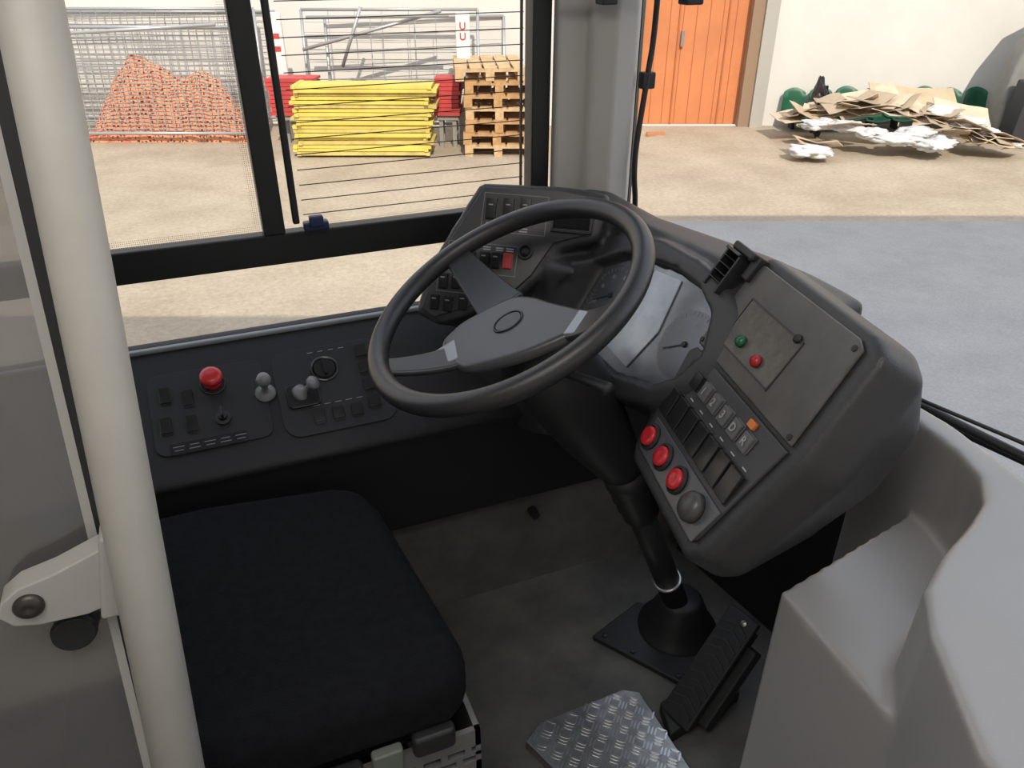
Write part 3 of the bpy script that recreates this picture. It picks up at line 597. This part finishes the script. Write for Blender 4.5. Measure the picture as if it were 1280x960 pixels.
def shell():
    pr=[(0,.40),(.02,.34),(.05,.08),(.10,.02),(.22,.0),(.38,.02),(.42,.0)]
    V=[];F=[];nx=8
    P=cr([(0,a,b) for a,b in pr],3)
    for i in range(nx+1):
        x=-.17+.34*i/nx
        for p in P:
            c=(x/.17)**2; V.append(Vector((x*(1-.12*(p.z/.4)),p.y*-1+.04*-c*(p.z>.05),p.z+.03*c*(p.z<.1)-.05*c*(p.z>.35))))
    m=len(P)
    for i in range(nx):
        for j in range(m-1): F.append((i*m+j,(i+1)*m+j,(i+1)*m+j+1,i*m+j+1))
    V2=[v+Vector((0,.012,-.012)) for v in V]; o=len(V)
    F2=[tuple(reversed([q+o for q in f])) for f in F]
    return V+V2,F+F2
sg=shell()
for k in range(8):
    x=3.98+.365*k
    e=thing('stadium_seat',tuple(MY@Vector((x,11.2,G))),'green plastic stadium seat shell beside the rubbish','chair',group='green plastic seats')
    obj('seat_shell',xf(MY@T(x,11.45,-.87+.012*(k%3)),sg),GR,parent=e,smooth=True)
    obj('bracket_leg',xf(MY,join(box(x-.02,x+.02,11.25,11.40,G,-.85))),BLK2,parent=e)
CB=[mat('cardboard_a',(.50,.39,.26),.85,var=.12,vscale=4),mat('cardboard_b',(.60,.49,.36),.85,var=.1,vscale=4),mat('cardboard_c',(.40,.32,.23),.85,var=.12,vscale=4)]
PLS=mat('plastic_wrap',(.60,.60,.60),.55,spec=.3,var=.12,vscale=12)
def hz(x,y):
    u=(x-3.45)/2.95
    if u<0 or u>1: return G+.02
    return G+.05+.46*math.sin(math.pi*min(1,max(0,u)))**.55*max(0,1-abs(y-10.35)/.98)
def sheet(w,d,fold):
    V=[];F=[];nx=6;ny=4
    for i in range(nx+1):
        for j in range(ny+1):
            x=(i/nx-.5)*w;y=(j/ny-.5)*d
            V.append(Vector((x,y,fold*abs(x)+.03*noise.noise(Vector((x*4,y*4,w*9))))))
    for i in range(nx):
        for j in range(ny): F.append((i*(ny+1)+j,(i+1)*(ny+1)+j,(i+1)*(ny+1)+j+1,i*(ny+1)+j+1))
    return V,F
for k in range(48):
    x=3.65+2.55*((k*.618)%1); y=9.55+1.15*((k*.377+.1)%1); w=random.uniform(.25,.55); d=random.uniform(.18,.40)
    M=MY@T(x,y,hz(x,y)+.04+.03*(k%3))@R(random.uniform(0,180),'Z')@R(random.uniform(-16,30),'X')@R(random.uniform(-18,18),'Y')
    o=obj('cardboard_sheet',sheet(w,d,random.choice((0,.1,-.12,.2))),CB[k%3],label='torn brown cardboard sheet on the rubbish pile',cat='cardboard',group='cardboard rubbish'); o.matrix_world=M
    so=o.modifiers.new('s','SOLIDIFY'); so.thickness=.008
big=[(4.62,10.5,-.50,.85,.5,10,26,-14,1),(5.25,10.6,-.46,1.1,.42,-6,28,4,0),(4.20,10.0,-.70,.6,.5,40,-14,8,0),(5.7,10.15,-.58,.7,.45,-15,24,12,1)]
for x,y,z,w,d,rz,rx,ry,c in big:
    o=obj('cardboard_sheet',sheet(w,d,.05),CB[c],label='large flattened cardboard box on the rubbish pile',cat='cardboard',group='cardboard rubbish'); o.matrix_world=MY@T(x,y,z)@R(rz,'Z')@R(rx,'X')@R(ry,'Y')
    so=o.modifiers.new('s','SOLIDIFY'); so.thickness=.01
def crump(r,seed):
    bm=bmesh.new(); bmesh.ops.create_icosphere(bm,subdivisions=4,radius=1)
    for v in bm.verts:
        p=v.co.copy(); s=1+.45*noise.noise(p*1.7+Vector((seed,0,0)))+.40*abs(noise.noise(p*3+Vector((0,seed,0))))
        v.co=Vector((p.x*r*s*1.5,p.y*r*s,p.z*r*s*.42))
    g=[v.co.copy() for v in bm.verts],[tuple(v.index for v in f.verts) for f in bm.faces]; bm.free(); return g
for k in range(20):
    x=4.8+1.4*((k*.618)%1) if k>7 else 3.55+1.3*((k*.618)%1); y=9.45+.75*((k*.41)%1); r=random.uniform(.08,.17)
    o=obj('plastic_sheet',crump(r,k*3.1),PLS,smooth=True,label='crumpled translucent plastic wrap on the rubbish pile',cat='plastic wrap',group='plastic wrap rubbish'); o.matrix_world=MY@T(x,y,hz(x,y)+r*.35)@R(random.uniform(0,180),'Z')
o=obj('rubbish_bag',crump(.20,77),mat('bag_black',(.02,.02,.025),.35),label='black rubbish bag among cardboard',cat='rubbish bag'); o.matrix_world=MY@T(4.12,10.80,-.62)@R(90,'Y')
o=obj('dark_container',xf(MY,prism([(6.38,10.1),(7.4,10.1),(7.4,10.5),(6.42,10.5)],G,-.22,[(6.44,10.1),(7.4,10.1),(7.4,10.5),(6.50,10.5)])),mat('bin_dark',(.03,.03,.035),.6),label='dark container at the edge of the rubbish',cat='container',bevel=.02)
tp=[(6.50,-1),(6.45,-.40),(6.50,-.05),(6.62,.30),(6.85,.70),(7.3,.95),(8.4,1.0),(8.4,-1)]
def vert_prism(poly,y0,y1):
    n=len(poly); V=[Vector((a,y0,b)) for a,b in poly]+[Vector((a,y1,b)) for a,b in poly]
    return V,[tuple(range(n)),tuple(range(2*n-1,n-1,-1))]+[(i,n+i,n+(i+1)%n,(i+1)%n) for i in range(n)]
obj('tarpaulin_cover',xf(MY,vert_prism(tp,10.6,10.92)),mat('tarp_grey',(.24,.235,.22),.7,var=.1,vscale=5),label='grey tarpaulin-covered load beside the white wall',cat='tarpaulin',bevel=.05,bseg=3,fixn=True)
o=obj('wood_scrap',xf(MY,join(box(1.85,2.10,10.85,10.91,G,G+.04),xf(T(1.93,10.84,G+.02)@R(35,'Z'),cbox(0,0,0,.22,.05,.035)))),mat('scrap_orange',(.5,.22,.11),.7),label='small orange offcuts on the ground',cat='scrap')
# ================================================================== LIGHT
w=bpy.data.worlds.new('world'); S.world=w; w.use_nodes=True; nt=w.node_tree
bg=nt.nodes['Background']; tc=nt.nodes.new('ShaderNodeTexCoord'); sx=nt.nodes.new('ShaderNodeSeparateXYZ'); rp=nt.nodes.new('ShaderNodeValToRGB')
nt.links.new(tc.outputs['Generated'],sx.inputs[0]); nt.links.new(sx.outputs['Z'],rp.inputs[0])
rp.color_ramp.elements[0].position=0; rp.color_ramp.elements[0].color=(.87,.88,.90,1)
rp.color_ramp.elements[1].position=.7; rp.color_ramp.elements[1].color=(.60,.67,.79,1)
nt.links.new(rp.outputs[0],bg.inputs[0]); bg.inputs[1].default_value=1.7
sl_=bpy.data.lights.new('sun','SUN'); sl_.energy=3.7; sl_.angle=math.radians(.15); sl_.color=(1,.91,.77)
so=bpy.data.objects.new('sun',sl_); COL.objects.link(so)
el=math.radians(41); hd=Vector((-.2,1)).normalized()
d=MY.to_3x3()@Vector((hd.x*math.cos(el),hd.y*math.cos(el),-math.sin(el)))
so.rotation_euler=d.to_track_quat('-Z','Y').to_euler()
S.view_settings.view_transform='Standard'; S.view_settings.look='None'
